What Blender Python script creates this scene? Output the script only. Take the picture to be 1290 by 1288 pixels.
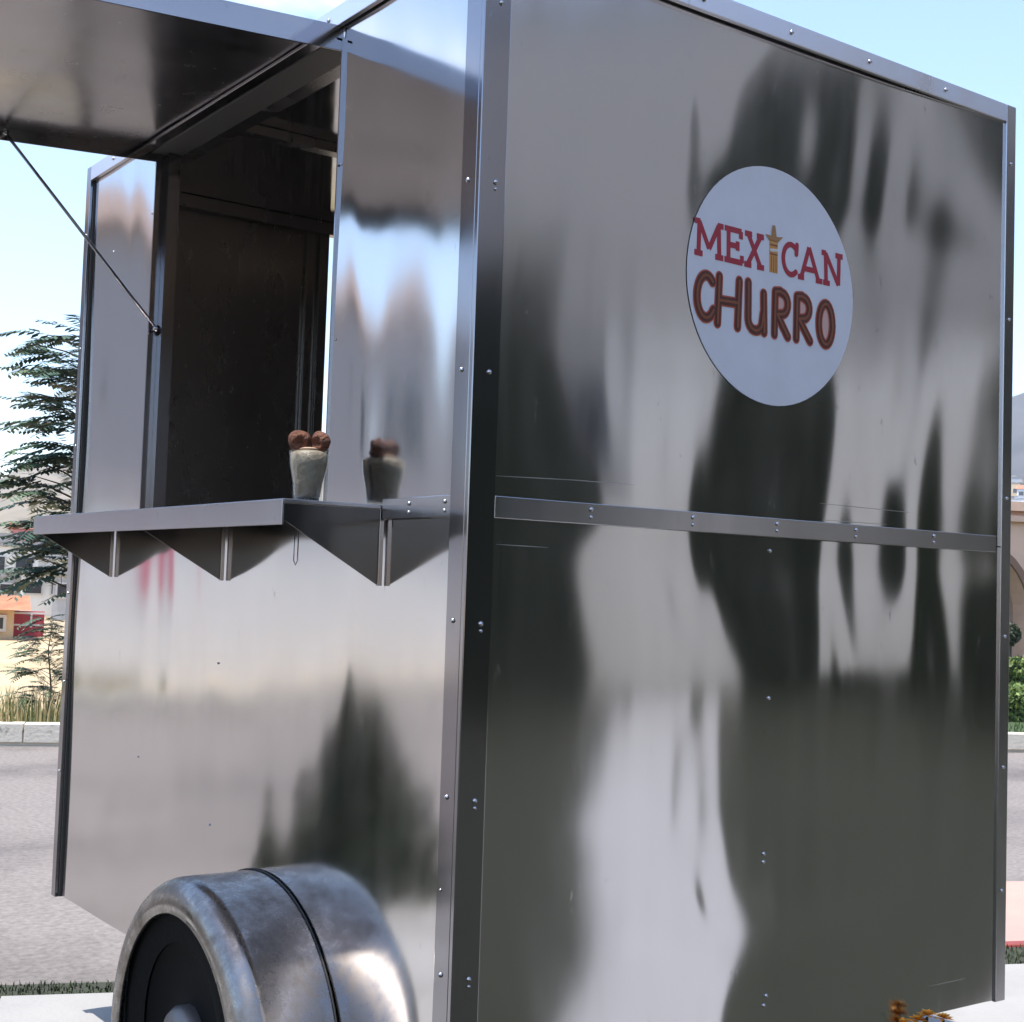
import bpy, bmesh, math, random
import numpy as np
from mathutils import Vector, Matrix, Quaternion

for o in list(bpy.data.objects): bpy.data.objects.remove(o)
scene = bpy.context.scene
C = scene.collection
R = math.radians

# ------------------------------------------------------------------ camera (solved from the box edges)
CAM = np.array([-1.34394, -1.97937, 1.35108]); F_PX = 1769.5
YAW, PIT, ROL = 0.626457, 0.0557937, 0.0325450
FW = np.array([math.sin(YAW)*math.cos(PIT), math.cos(YAW)*math.cos(PIT), math.sin(PIT)])
_r0 = np.array([math.cos(YAW), -math.sin(YAW), 0.0]); _u0 = np.cross(_r0, FW)
RT = _r0*math.cos(ROL)+_u0*math.sin(ROL); UP = -_r0*math.sin(ROL)+_u0*math.cos(ROL)
cd = bpy.data.cameras.new('camera'); cam = bpy.data.objects.new('camera', cd); C.objects.link(cam)
cd.sensor_width = 36; cd.sensor_fit = 'HORIZONTAL'; cd.lens = F_PX/1290*36
cd.clip_start = 0.02; cd.clip_end = 6000
cam.matrix_world = Matrix(((RT[0], UP[0], -FW[0], CAM[0]), (RT[1], UP[1], -FW[1], CAM[1]),
                           (RT[2], UP[2], -FW[2], CAM[2]), (0, 0, 0, 1)))
scene.camera = cam
def ray(x, y): return FW+RT*(x-645)/F_PX-UP*(y-644)/F_PX
def at_depth(x, y, d): return CAM+ray(x, y)*d
def on_plane(x, y, ax, v):
    d = ray(x, y); return CAM+d*(v-CAM[ax])/d[ax]

# ------------------------------------------------------------------ sky, sun, exposure
SUN_EL = R(73); SUN_DIR = Vector((-0.99, 0.12, 0)).normalized()*math.cos(SUN_EL)+Vector((0, 0, math.sin(SUN_EL)))
w = bpy.data.worlds.new('World'); scene.world = w; w.use_nodes = True
nt = w.node_tree; bg = nt.nodes['Background']
sky = nt.nodes.new('ShaderNodeTexSky'); sky.sky_type = 'NISHITA'; sky.sun_disc = False
sky.sun_elevation = SUN_EL; sky.sun_rotation = math.atan2(SUN_DIR.x, SUN_DIR.y)
sky.air_density = 1.0; sky.dust_density = .8; sky.ozone_density = 0.6; sky.altitude = 500
tc = nt.nodes.new('ShaderNodeTexCoord'); mp = nt.nodes.new('ShaderNodeMapping'); mp.inputs['Scale'].default_value = (1.6, 1.6, 4.2)
cn = nt.nodes.new('ShaderNodeTexNoise'); cn.inputs['Scale'].default_value = 1.7; cn.inputs['Detail'].default_value = 7; cn.inputs['Roughness'].default_value = .55
cr = nt.nodes.new('ShaderNodeMapRange'); cr.inputs['From Min'].default_value = .57; cr.inputs['From Max'].default_value = .80
cr.inputs['To Max'].default_value = .75
cmx = nt.nodes.new('ShaderNodeMix'); cmx.data_type = 'RGBA'; cmx.inputs[7].default_value = (9.0, 9.1, 9.4, 1)
nt.links.new(tc.outputs['Generated'], mp.inputs['Vector']); nt.links.new(mp.outputs['Vector'], cn.inputs['Vector'])
nt.links.new(cn.outputs['Fac'], cr.inputs['Value']); nt.links.new(cr.outputs['Result'], cmx.inputs[0])
nt.links.new(sky.outputs['Color'], cmx.inputs[6]); nt.links.new(cmx.outputs[2], bg.inputs['Color'])
bg.inputs['Strength'].default_value = 0.15
sl = bpy.data.lights.new('sun', 'SUN'); sun = bpy.data.objects.new('sun', sl); C.objects.link(sun)
sl.energy = 3.4; sl.angle = R(0.53); sl.color = (1.0, .955, .90)
sun.rotation_euler = (-SUN_DIR).to_track_quat('-Z', 'Y').to_euler()
scene.view_settings.view_transform = 'Standard'; scene.view_settings.look = 'None'
scene.view_settings.gamma = 1.0; scene.view_settings.use_curve_mapping = False
scene.view_settings.exposure = 1.3
scene.cycles.use_denoising = True; scene.cycles.max_bounces = 9; scene.cycles.glossy_bounces = 6
scene.cycles.transmission_bounces = 8; scene.cycles.volume_bounces = 0; scene.cycles.sample_clamp_indirect = 6
scene.cycles.caustics_reflective = False; scene.cycles.caustics_refractive = False

# ------------------------------------------------------------------ materials
MATS = {}
def nn(t, k, **kw):
    n = t.nodes.new(k)
    for a, b in kw.items():
        if a in n.inputs: n.inputs[a].default_value = b
        else: setattr(n, a, b)
    return n
def mat(name, col, rough=.7, metal=0.0, var=.0, scale=6.0, col2=None, bump=0.0, bscale=40.0, stretch=(1, 1, 1), spec=.5, coat=0, detail=5):
    if name in MATS: return MATS[name]
    m = bpy.data.materials.new(name); m.use_nodes = True; t = m.node_tree; b = t.nodes['Principled BSDF']
    b.inputs['Roughness'].default_value = rough; b.inputs['Metallic'].default_value = metal
    b.inputs['Specular IOR Level'].default_value = spec; b.inputs['Coat Weight'].default_value = coat
    b.inputs['Base Color'].default_value = (*col, 1)
    g = nn(t, 'ShaderNodeTexCoord'); mpn = nn(t, 'ShaderNodeMapping', Scale=stretch); t.links.new(g.outputs['Object'], mpn.inputs['Vector'])
    if var or col2:
        n = nn(t, 'ShaderNodeTexNoise', Scale=scale, Detail=detail, Roughness=.6); t.links.new(mpn.outputs['Vector'], n.inputs['Vector'])
        c2 = col2 or tuple(max(0, c*(1-var)) for c in col); c1 = col if col2 else tuple(c*(1+var*.6) for c in col)
        mr = nn(t, 'ShaderNodeMapRange', **{'From Min': .33, 'From Max': .67}); t.links.new(n.outputs['Fac'], mr.inputs['Value'])
        mx = nn(t, 'ShaderNodeMix', data_type='RGBA'); mx.inputs[6].default_value = (*c1, 1); mx.inputs[7].default_value = (*c2, 1)
        t.links.new(mr.outputs['Result'], mx.inputs[0]); t.links.new(mx.outputs[2], b.inputs['Base Color'])
    if bump:
        n2 = nn(t, 'ShaderNodeTexNoise', Scale=bscale, Detail=4.0); t.links.new(mpn.outputs['Vector'], n2.inputs['Vector'])
        bp = nn(t, 'ShaderNodeBump', Strength=bump, Distance=.01); t.links.new(n2.outputs['Fac'], bp.inputs['Height']); t.links.new(bp.outputs['Normal'], b.inputs['Normal'])
    MATS[name] = m; return m

def steel(name, col, rough, aniso, smudge=.25, dirt=0.0, rot=0.0):
    m = bpy.data.materials.new(name); m.use_nodes = True; t = m.node_tree; b = t.nodes['Principled BSDF']
    b.inputs['Metallic'].default_value = 1.0; b.inputs['Anisotropic'].default_value = aniso; b.inputs['Anisotropic Rotation'].default_value = rot
    g = nn(t, 'ShaderNodeTexCoord')
    n = nn(t, 'ShaderNodeTexNoise', Scale=2.2, Detail=7.0, Roughness=.62); mp1 = nn(t, 'ShaderNodeMapping', Scale=(3, 3, .8))
    t.links.new(g.outputs['Object'], mp1.inputs['Vector']); t.links.new(mp1.outputs['Vector'], n.inputs['Vector'])
    mr = nn(t, 'ShaderNodeMapRange', **{'From Min': .3, 'From Max': .72, 'To Min': rough*(1-smudge), 'To Max': rough*(1+smudge)})
    t.links.new(n.outputs['Fac'], mr.inputs['Value'])
    # fine specks and drip marks that roughen and darken a little
    n2 = nn(t, 'ShaderNodeTexNoise', Scale=34.0, Detail=5.0, Roughness=.7); mp2 = nn(t, 'ShaderNodeMapping', Scale=(1, 1, .45))
    t.links.new(g.outputs['Object'], mp2.inputs['Vector']); t.links.new(mp2.outputs['Vector'], n2.inputs['Vector'])
    sp = nn(t, 'ShaderNodeMapRange', **{'From Min': .65, 'From Max': .78}); t.links.new(n2.outputs['Fac'], sp.inputs['Value'])
    ad = nn(t, 'ShaderNodeMath', operation='MULTIPLY_ADD'); ad.inputs[1].default_value = .16; t.links.new(sp.outputs['Result'], ad.inputs[0]); t.links.new(mr.outputs['Result'], ad.inputs[2])
    t.links.new(ad.outputs[0], b.inputs['Roughness'])
    mx = nn(t, 'ShaderNodeMix', data_type='RGBA'); mx.inputs[6].default_value = (*col, 1); mx.inputs[7].default_value = (*[c*.72 for c in col], 1)
    t.links.new(sp.outputs['Result'], mx.inputs[0]); last = mx.outputs[2]
    if dirt:
        n3 = nn(t, 'ShaderNodeTexNoise', Scale=16.0, Detail=10.0, Roughness=.75); t.links.new(g.outputs['Object'], n3.inputs['Vector'])
        dr = nn(t, 'ShaderNodeMapRange', **{'From Min': .40, 'From Max': .70, 'To Max': dirt}); t.links.new(n3.outputs['Fac'], dr.inputs['Value'])
        m2 = nn(t, 'ShaderNodeMix', data_type='RGBA'); m2.inputs[7].default_value = (.11, .085, .065, 1)
        t.links.new(dr.outputs['Result'], m2.inputs[0]); t.links.new(last, m2.inputs[6]); last = m2.outputs[2]
        m3 = nn(t, 'ShaderNodeMath', operation='MULTIPLY_ADD'); m3.inputs[1].default_value = .35
        t.links.new(dr.outputs['Result'], m3.inputs[0]); t.links.new(ad.outputs[0], m3.inputs[2]); t.links.new(m3.outputs[0], b.inputs['Roughness'])
    t.links.new(last, b.inputs['Base Color'])
    tg = nn(t, 'ShaderNodeTangent', direction_type='UV_MAP'); t.links.new(tg.outputs['Tangent'], b.inputs['Tangent'])
    MATS[name] = m; return m

STEEL_R = steel('steel_end', (.51, .495, .495), .092, 1.0, rot=.25)
STEEL_L = steel('steel_side', (.63, .615, .61), .10, .75, rot=.25)
TRIM = steel('steel_trim', (.30, .29, .31), .13, 0.0)
TOPT = steel('steel_trim_sky', (.72, .70, .74), .34, 0.0)  # lighter copy of the trim steel, sky reflection put into its colour
STRIP = steel('steel_strip', (.44, .425, .44), .20, 0.0)
SHELF = steel('steel_shelf', (.36, .35, .37), .24, 0.0)
FEND = steel('steel_fender', (.29, .275, .265), .22, 0.0, .3, .85)
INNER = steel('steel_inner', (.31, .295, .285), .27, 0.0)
DARKST = steel('steel_shelf_dim', (.10, .097, .10), .20, 0.0)  # darker copy of the shelf steel, dark reflections put into its colour
BLACK = mat('plain_black', (.012, .012, .012), .6)

# ------------------------------------------------------------------ mesh helpers
def link(name, me, m, parent=None, smooth=False):
    o = bpy.data.objects.new(name, me); C.objects.link(o)
    if m is not None and not me.materials: me.materials.append(m)
    if smooth:
        for p in me.polygons: p.use_smooth = True
    if parent is not None: o.parent = parent
    return o
def tag(o, label=None, cat=None, group=None, kind=None):
    if label: o['label'] = label
    if cat: o['category'] = cat
    if group: o['group'] = group
    if kind: o['kind'] = kind
    return o
def empty(name, loc, rz=0.0):
    o = bpy.data.objects.new(name, None); C.objects.link(o); o.location = loc; o.rotation_euler = (0, 0, rz); o.empty_display_size = .1
    return o
class MB:
    def __init__(s): s.v = []; s.f = []
    def add(s, vs, fs):
        k = len(s.v); s.v += [tuple(map(float, q)) for q in vs]; s.f += [tuple(i+k for i in f) for f in fs]; return s
    def box(s, x0, x1, y0, y1, z0, z1):
        return s.add([(x0, y0, z0), (x1, y0, z0), (x1, y1, z0), (x0, y1, z0), (x0, y0, z1), (x1, y0, z1), (x1, y1, z1), (x0, y1, z1)],
                     [(3, 2, 1, 0), (4, 5, 6, 7), (0, 1, 5, 4), (1, 2, 6, 5), (2, 3, 7, 6), (3, 0, 4, 7)])
    def tube(s, pts, rad, n=10, caps=True):
        pts = [Vector(p) for p in pts]; rads = rad if isinstance(rad, (list, tuple)) else [rad]*len(pts)
        k = len(s.v); up = None
        for i, p in enumerate(pts):
            d = (pts[min(i+1, len(pts)-1)]-pts[max(i-1, 0)]).normalized()
            if up is None: up = d.orthogonal().normalized()
            up = (up-d*up.dot(d)).normalized(); sd = d.cross(up)
            for j in range(n):
                a = 2*math.pi*j/n; s.v.append(tuple(p+(up*math.cos(a)+sd*math.sin(a))*rads[i]))
        for i in range(len(pts)-1):
            for j in range(n):
                a, b = k+i*n+j, k+i*n+(j+1) % n; s.f.append((a, b, b+n, a+n))
        if caps:
            s.f.append(tuple(k+j for j in range(n))[::-1]); s.f.append(tuple(k+(len(pts)-1)*n+j for j in range(n)))
        return s
    def lathe(s, prof, n=24, origin=(0, 0, 0), axis='z', a0=0, a1=2*math.pi, closed=True):
        k = len(s.v); m = len(prof); cnt = n if closed else n+1
        for j in range(cnt):
            a = a0+(a1-a0)*j/n
            for (r, h) in prof:
                c, d = r*math.cos(a), r*math.sin(a)
                q = (c, d, h) if axis == 'z' else (h, c, d)
                s.v.append(tuple(np.add(q, origin)))
        for j in range(n):
            j2 = (j+1) % cnt
            for i in range(m-1):
                s.f.append((k+j*m+i, k+j2*m+i, k+j2*m+i+1, k+j*m+i+1))
        return s
    def mesh(s, name):
        me = bpy.data.meshes.new(name); me.from_pydata(s.v, [], s.f); me.update()
        bm = bmesh.new(); bm.from_mesh(me); bmesh.ops.recalc_face_normals(bm, faces=bm.faces); bm.to_mesh(me); bm.free()
        return me
    def build(s, name, m, parent=None, smooth=False, bevel=0):
        o = link(name, s.mesh(name), m, parent, smooth)
        if bevel:
            b = o.modifiers.new('bevel', 'BEVEL'); b.width = bevel; b.segments = 2; b.limit_method = 'ANGLE'; b.angle_limit = R(40)
        return o
def cp(o, loc=None, parent=None):
    c = o.copy(); C.objects.link(c)
    if parent is not None: c.parent = parent
    if loc is not None: c.location = loc
    return c

# street frame: e runs along the street, m points across it
E_ = np.array([.9212, -.3891]); M_ = np.array([.3891, .9212])
def ts(t, s, z=0.0): return (t*E_[0]+s*M_[0], t*E_[1]+s*M_[1], z)
def to_ts(p): return float(p[0]*E_[0]+p[1]*E_[1]), float(p[0]*M_[0]+p[1]*M_[1])
def slab(mb, t0, t1, s0, s1, z0, z1):
    vs = [ts(t0, s0, z0), ts(t1, s0, z0), ts(t1, s1, z0), ts(t0, s1, z0), ts(t0, s0, z1), ts(t1, s0, z1), ts(t1, s1, z1), ts(t0, s1, z1)]
    return mb.add(vs, [(3, 2, 1, 0), (4, 5, 6, 7), (0, 1, 5, 4), (1, 2, 6, 5), (2, 3, 7, 6), (3, 0, 4, 7)])
def sheet_ts(name, t0, t1, s0, s1, z, m, kind='structure', nt_=1):
    mb = MB(); mb.add([ts(t0, s0, z), ts(t1, s0, z), ts(t1, s1, z), ts(t0, s1, z)], [(0, 1, 2, 3)])
    return tag(mb.build(name, m), kind=kind)
ROTE = math.atan2(E_[1], E_[0])

# ================================================================== GROUND, STREET
M_EARTH = mat('earth', (.42, .32, .20), .95, var=.25, scale=.25, col2=(.30, .24, .14), bump=.3, bscale=3)
M_ASPH = mat('asphalt', (.225, .197, .178), .9, scale=34, col2=(.135, .118, .107), bump=.12, bscale=150, detail=9)
def stain(m, scale, lo, hi, fac):
    t = m.node_tree; b = t.nodes['Principled BSDF']; l = b.inputs['Base Color'].links[0]; src = l.from_socket
    g = nn(t, 'ShaderNodeTexCoord'); n = nn(t, 'ShaderNodeTexNoise', Scale=scale, Detail=8.0, Roughness=.65); t.links.new(g.outputs['Object'], n.inputs['Vector'])
    r = nn(t, 'ShaderNodeMapRange', **{'From Min': lo, 'From Max': hi, 'To Min': 1.0, 'To Max': fac}); t.links.new(n.outputs['Fac'], r.inputs['Value'])
    x = nn(t, 'ShaderNodeMix', data_type='RGBA', blend_type='MULTIPLY'); x.inputs[0].default_value = 1; t.links.new(src, x.inputs[6]); t.links.new(r.outputs['Result'], x.inputs[7]); t.links.new(x.outputs[2], b.inputs['Base Color'])
stain(M_ASPH, .55, .46, .66, .5)
M_CONC = mat('concrete', (.32, .308, .29), .85, scale=1.4, col2=(.25, .242, .228), bump=.25, bscale=60, detail=9)
M_PINKC = mat('pink_concrete', (.40, .27, .22), .9, scale=2.2, col2=(.34, .235, .20), bump=.25, bscale=60)
M_LAWN2 = mat('shaded_turf', (.022, .024, .012), .95, scale=5, col2=(.014, .016, .008), bump=.9, bscale=60)  # near turf darkened in colour so it mirrors as if shaded
M_LAWN = mat('lawn', (.045, .075, .022), .95, scale=5, col2=(.030, .055, .018), bump=.9, bscale=60)
M_DRY = mat('dry_field', (.50, .385, .235), .95, scale=.7, col2=(.40, .30, .17), bump=.5, bscale=8)
M_KERB = mat('kerb', (.76, .69, .57), .85, scale=3, col2=(.64, .57, .46), bump=.3, bscale=40)
stain(M_KERB, 3.2, .56, .64, .30); stain(M_CONC, 1.1, .52, .7, .72)
M_RED = mat('red_paint', (.22, .04, .03), .6, var=.3, scale=12)
M_SOIL = mat('soil', (.040, .040, .026), .95, scale=14, col2=(.022, .030, .014), bump=.8, bscale=50)

mb = MB(); n = 48; rr = 3200
mb.add([(0, 0, -.03)]+[(rr*math.cos(2*math.pi*i/n), rr*math.sin(2*math.pi*i/n), -.03) for i in range(n)], [(0, i+1, (i+1) % n+1) for i in range(n)])
tag(mb.build('ground', M_EARTH), kind='structure')
sheet_ts('road', -90, 90, 2.0, 9.32, 0.0, M_ASPH)
sheet_ts('driveway_apron', 2.6, 10.5, 2.38, 3.88, .004, M_PINKC)
sheet_ts('field', -60, 3.6, 9.5, 33, .03, M_DRY)
sheet_ts('lawn', 3.6, 40, 9.5, 19, .032, M_LAWN)
# near lawn on the houses' side, with a raised bed edge
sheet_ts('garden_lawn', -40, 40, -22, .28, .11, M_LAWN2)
# pavement: a base and single slabs with open joints
root = tag(slab(MB(), -16, 18, .28, 2.06, -.05, .108).build('pavement', mat('joint', (.10, .095, .085), .95)), kind='structure')
me_s = None; random.seed(4)
T0 = 0.31
for i in range(-13, 14):
    for j, (sa, sb) in enumerate([(.27, 1.16), (1.16, 2.05)]):
        if me_s is None:
            g = MB(); a, b = 1.25, .89; slab(g, .005, a-.005, .005, b-.005, -.02, 0.0); me_s = g.mesh('paving_slab'); me_s.materials.append(M_CONC)
        o = bpy.data.objects.new('paving_slab', me_s); C.objects.link(o); o.parent = root
        p = ts(T0+i*1.25, sa); o.location = (p[0], p[1], .12+random.uniform(-.0015, .0015))
# verge strip along the street side of the pavement
mb = MB(); ss = [(-16, 2.04, 2.21), (-.2, 2.04, 2.21), (1.6, 2.06, 2.31), (18, 2.06, 2.31)]
for k in range(3):
    a, b = ss[k], ss[k+1]
    mb.add([ts(a[0], a[1]-.02, .105), ts(b[0], b[1]-.02, .105), ts(b[0], b[2], .105), ts(a[0], a[2], .105), ts(a[0], a[2], -.02), ts(b[0], b[2], -.02)], [(0, 1, 2, 3), (3, 2, 5, 4)])
verge = tag(mb.build('verge_strip', M_SOIL), kind='structure')
kerb_n = tag(slab(MB(), 1.7, 18, 2.32, 2.38, -.05, .112).build('kerb', M_RED, bevel=.01), kind='structure')
# far kerb from single stones
far = tag(slab(MB(), -40, 40, 9.34, 9.50, -.05, .10).build('far_kerb', M_KERB), kind='structure')
me_k = None
for i in range(-20, 20):
    if me_k is None:
        g = MB(); slab(g, .006, .994, 0, .19, -.14, 0.0); me_k = g.mesh('kerb_stone'); me_k.materials.append(M_KERB)
    o = bpy.data.objects.new('kerb_stone', me_k); C.objects.link(o); o.parent = far
    p = ts(i*1.0+.35, 9.315); o.location = (p[0], p[1], .175+random.uniform(-.006, .006))

# grass blades (nobody could count them)
def blades(name, label, n, area, hgt, mats, seed, z=.03, lean=.35, wid=.006):
    rng = random.Random(seed); v = []; f = []; mi = []
    for i in range(n):
        t, s = area(rng); x, y, _ = ts(t, s); h = hgt(rng, t, s); a = rng.uniform(0, 6.28); la = rng.uniform(0, 6.28); L = rng.uniform(0, lean)*h
        wx, wy = math.cos(a)*wid, math.sin(a)*wid; k = len(v)
        v += [(x-wx, y-wy, z-.02), (x+wx, y+wy, z-.02), (x+wx*.6+math.cos(la)*L*.35, y+wy*.6+math.sin(la)*L*.35, z+h*.6),
              (x-wx*.6+math.cos(la)*L*.35, y-wy*.6+math.sin(la)*L*.35, z+h*.6), (x+math.cos(la)*L, y+math.sin(la)*L, z+h)]
        f += [(k, k+1, k+2, k+3), (k+3, k+2, k+4)]; q = rng.randrange(len(mats)) if rng.random() < .3 else (0 if h > .3 else len(mats)-1); mi += [q, q]
    me = bpy.data.meshes.new(name); me.from_pydata(v, [], f)
    for m in mats: me.materials.append(m)
    me.polygons.foreach_set('material_index', mi)
    o = bpy.data.objects.new(name, me); C.objects.link(o); return tag(o, label, 'grass', kind='stuff')
G1 = mat('dry_grass', (.42, .34, .17), .9); G2 = mat('pale_grass', (.33, .31, .14), .9); G3 = mat('green_grass', (.10, .14, .04), .9); G4 = mat('dark_grass', (.055, .085, .025), .9)
def _h(rng, t, s): return rng.uniform(.10, .2) if s < 9.75 else rng.uniform(.15, .40)*(1 if s < 11 else .7)
blades('dry_grass', 'tall dry yellow grass behind the far pale kerb', 9000, lambda r: (r.uniform(-9, 2.2), 9.52+r.random()**1.3*2.4), _h, [G1, G2, G3], 1)
blades('verge_grass', 'short green weeds in the narrow strip beside the pavement', 11000, lambda r: (lambda t: (t, r.uniform(2.05, 2.20 if t < .5 else 2.30)))(r.uniform(-3, 9)), lambda r, t, s: r.uniform(.005, .022), [G4, mat('weed', (.035, .05, .018), .9)], 2, z=.105, wid=.003, lean=1.2)
blades('lawn_grass', 'mown green lawn beyond the far kerb near the arches', 9000, lambda r: (r.uniform(4.5, 13), r.uniform(9.52, 16)), lambda r, t, s: r.uniform(.03, .07), [G3, G4], 3, z=.03, wid=.008)

# ================================================================== HILLS
def hill_h(az, r):
    az = math.degrees(az)
    pk = 3.9+4.3*math.exp(-((az-30)/17)**2)+.5*math.sin(az*.21)+.35*math.sin(az*.63+1)+.18*math.sin(az*1.9+.4)+.10*math.sin(az*5.3)
    az = (az+180) % 360-180
    if az < -60 or az > 160: pk = 3.6+.5*math.sin(az*.13)
    f = min(1, max(0, (r-190)/760)); f = f**1.35
    return f*math.tan(R(pk))*950+(0 if f <= 0 else f*2.6*math.sin(r*.03+az*.9)+f*1.8*math.sin(r*.071-az*1.7))
def ridge(name, a0, a1, na, m):
    mb = MB(); nr = 26; rs = [180+(980-180)*i/(nr-1) for i in range(nr)]+[1300]; m_ = len(rs)
    for i in range(na+1):
        a = a0+(a1-a0)*i/na
        for r in rs:
            h = hill_h(a, r) if r <= 980 else 0
            mb.v.append((CAM[0]+r*math.cos(a), CAM[1]+r*math.sin(a), h-.6 if r > 190 else -.6))
    for i in range(na):
        for k in range(m_-1): mb.f.append((i*m_+k, (i+1)*m_+k, (i+1)*m_+k+1, i*m_+k+1))
    return tag(mb.build(name, m, smooth=True), kind='structure')
ridge('hills', R(55), R(300), 280, mat('hill', (.24, .185, .125), .95, scale=.02, col2=(.13, .115, .075), detail=9))
ridge('mountain', R(-60), R(55), 160, mat('mountain', (.085, .080, .085), .95, scale=.02, col2=(.045, .048, .048), detail=9))

# ================================================================== TRAILER
W, L, ZB, ZT = 1.506, 2.005, .45, 2.53
FLOOR = .12
trailer = empty('food_trailer', (0, 0, 0))
tag(trailer, 'stainless steel food trailer with open serving hatch and round logo sticker', 'food trailer')

# --- dents of the end sheet: slopes solved from the camera so mirrored bands land on set borders
NX, NZ = 220, 260
gx = np.linspace(0, W, NX); gz = np.linspace(ZB, ZT, NZ)
D0 = np.array([.695, -.719]); LAT = np.array([.719, .695]); DIST = 11.0
P0 = np.array([.7, 0.0]); FC = P0+D0*DIST
Q1, Q2 = -1.02, .32; G1A, G1B, G2A, G2B = .95, 1.45, 2.0, 2.4
def gauss(a, s, ax):
    k = np.arange(-int(3*s)-1, int(3*s)+2); g = np.exp(-k**2/(2*s*s)); g /= g.sum()
    pad = [(0, 0), (0, 0)]; pad[ax] = (len(k)//2, len(k)//2); b = np.pad(a, pad, mode='edge')
    return np.apply_along_axis(lambda r: np.convolve(r, g, 'valid'), ax, b)
_bz = np.array([.40, .552, .678, .802, .907, 1.053, 1.2, 1.334, 1.422, 1.497, 1.60, 1.795, 2.02, 2.165, 2.40, 2.6])
_b1 = np.array([.42, .371, .321, .25, .21, .228, .261, .24, .231, .28, .244, .188, .192, .142, .15, .15])
_b2 = np.array([.60, .618, .711, .653, .638, .638, .643, .591, .535, .516, .55, .597, .556, .54, .62, .70])
X1 = np.interp(gz, _bz, _b1); X2 = np.interp(gz, _bz, _b2)
X1 = gauss((X1+.45*(X1-.245))[:, None], 3, 0)[:, 0]; X2 = gauss((X2+.35*(X2-.60))[:, None], 3, 0)[:, 0]
def flat_q(x):
    d = np.array([x, 0])-CAM[:2]; d = np.array([d[0], -d[1]]); rel = FC-np.array([x, 0])
    # intersect with facade line
    A = np.array([d, -LAT]).T; t = np.linalg.solve(A, rel); return t[1]
fq = np.array([flat_q(x) for x in gx])
QD = np.zeros((NX, NZ))
for k in range(NZ):
    x1, x2 = X1[k], X2[k]
    z = gz[k]; fo = min(1, max(0, (2.0-z)/.35)); bw_ = x2-x1
    wob = lambda ph, am: am*math.sin(z*5.2+ph)+.5*am*math.sin(z*11.3+2*ph)
    kx = [0, .45*x1, .75*x1, x1, x1+.30*bw_, x1+.60*bw_, x1+.67*bw_, x1+.76*bw_, x1+.88*bw_, x2, x2+.07]
    kq = [fq[0], -1.22, Q1-.25, Q1, -.66, -.20, -.20+fo*.40, -.20+.05*fo, .05, Q2, Q2+.36]
    for (xx, qq) in [(.83+wob(0, .03), G1A-.02), (.98+wob(.7, .035), G1B+.02), (1.10+wob(1.6, .025), .5*(G1B+G2A)), (1.17+wob(2.4, .03), G2A), (1.33+wob(3.1, .03), G2B), (1.44, G2B+.25), (W, fq[-1]+.2)]:
        kx.append(max(xx, kx[-1]+.02)); kq.append(qq)
    QD[:, k] = np.interp(gx, kx, kq)
QD = gauss(QD, 1.2, 0); QD = gauss(QD, 1.5, 1)
rngn = np.random.default_rng(7)
XX, ZZ = np.meshgrid(gx, gz, indexing='ij')
# extra oil-canning on the right half
for (x0, z0, sx, sz, am) in [(1.0, 1.62, .05, .16, .55), (1.12, 1.52, .045, .20, -.75), (.93, 1.15, .07, .22, .6), (1.06, 1.10, .04, .26, -.6), (1.22, 1.2, .05, .28, .7),
                             (1.33, 1.05, .05, .3, -.5), (1.05, .8, .09, .2, .4), (.85, 2.3, .05, .14, -.7), (1.1, 2.2, .09, .10, .5), (1.28, 2.0, .06, .25, -.5),
                             (.50, 2.3, .035, .12, .5), (.57, 2.32, .03, .13, -.5), (.80, .62, .07, .12, .5), (1.2, .65, .10, .15, -.4), (.12, 1.9, .04, .2, .3), (.1, 1.0, .03, .3, -.3)]:
    QD += .55*am*np.exp(-((XX-x0)/sx)**2-((ZZ-z0)/sz)**2)
for (x0, z0, sx, sz, wl, am, ph) in [(.47, 1.25, .10, .45, .075, .20, .5), (.55, .75, .10, .25, .09, .20, 1.5), (.30, 1.9, .12, .30, .10, .16, 0), (.45, 2.3, .10, .22, .07, .25, 2), (.95, 1.30, .14, .28, .13, .24, 1), (1.20, 1.75, .14, .40, .16, .26, 2.2), (1.22, 1.05, .14, .35, .15, .24, .2), (.92, 1.62, .10, .20, .12, .22, 3), (.86, .8, .16, .3, .11, .30, .8), (1.0, 2.25, .2, .16, .12, .30, .1)]:
    QD += am*np.sin(2*np.pi*XX/wl+ph+1.5*np.sin(ZZ*4.1+ph))*np.exp(-((XX-x0)/sx)**2-((ZZ-z0)/sz)**2)
HP = np.zeros((NX, NZ))
for i, x in enumerate(gx):
    pc = CAM[:2]-np.array([x, 0]); pc = pc/np.linalg.norm(pc)
    pe = FC[None, :]+QD[i][:, None]*LAT[None, :]-np.array([x, 0]); pe = pe/np.linalg.norm(pe, axis=1)[:, None]
    nrm = pe+pc[None, :]; HP[i] = -nrm[:, 0]/nrm[:, 1]
HR = np.cumsum((HP[1:]+HP[:-1])*.5*(gx[1]-gx[0]), axis=0); HR = np.vstack([np.zeros((1, NZ)), HR])
drift = HR[-1:].copy(); wgt = np.clip((gx-.75)/.75, 0, 1)**2; HR -= wgt[:, None]*drift
HR -= np.median(HR)
pass
print('end sheet dents (mm): %.1f %.1f  drift %.1f..%.1f' % (HR.min()*1e3, HR.max()*1e3, drift.min()*1e3, drift.max()*1e3))
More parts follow.
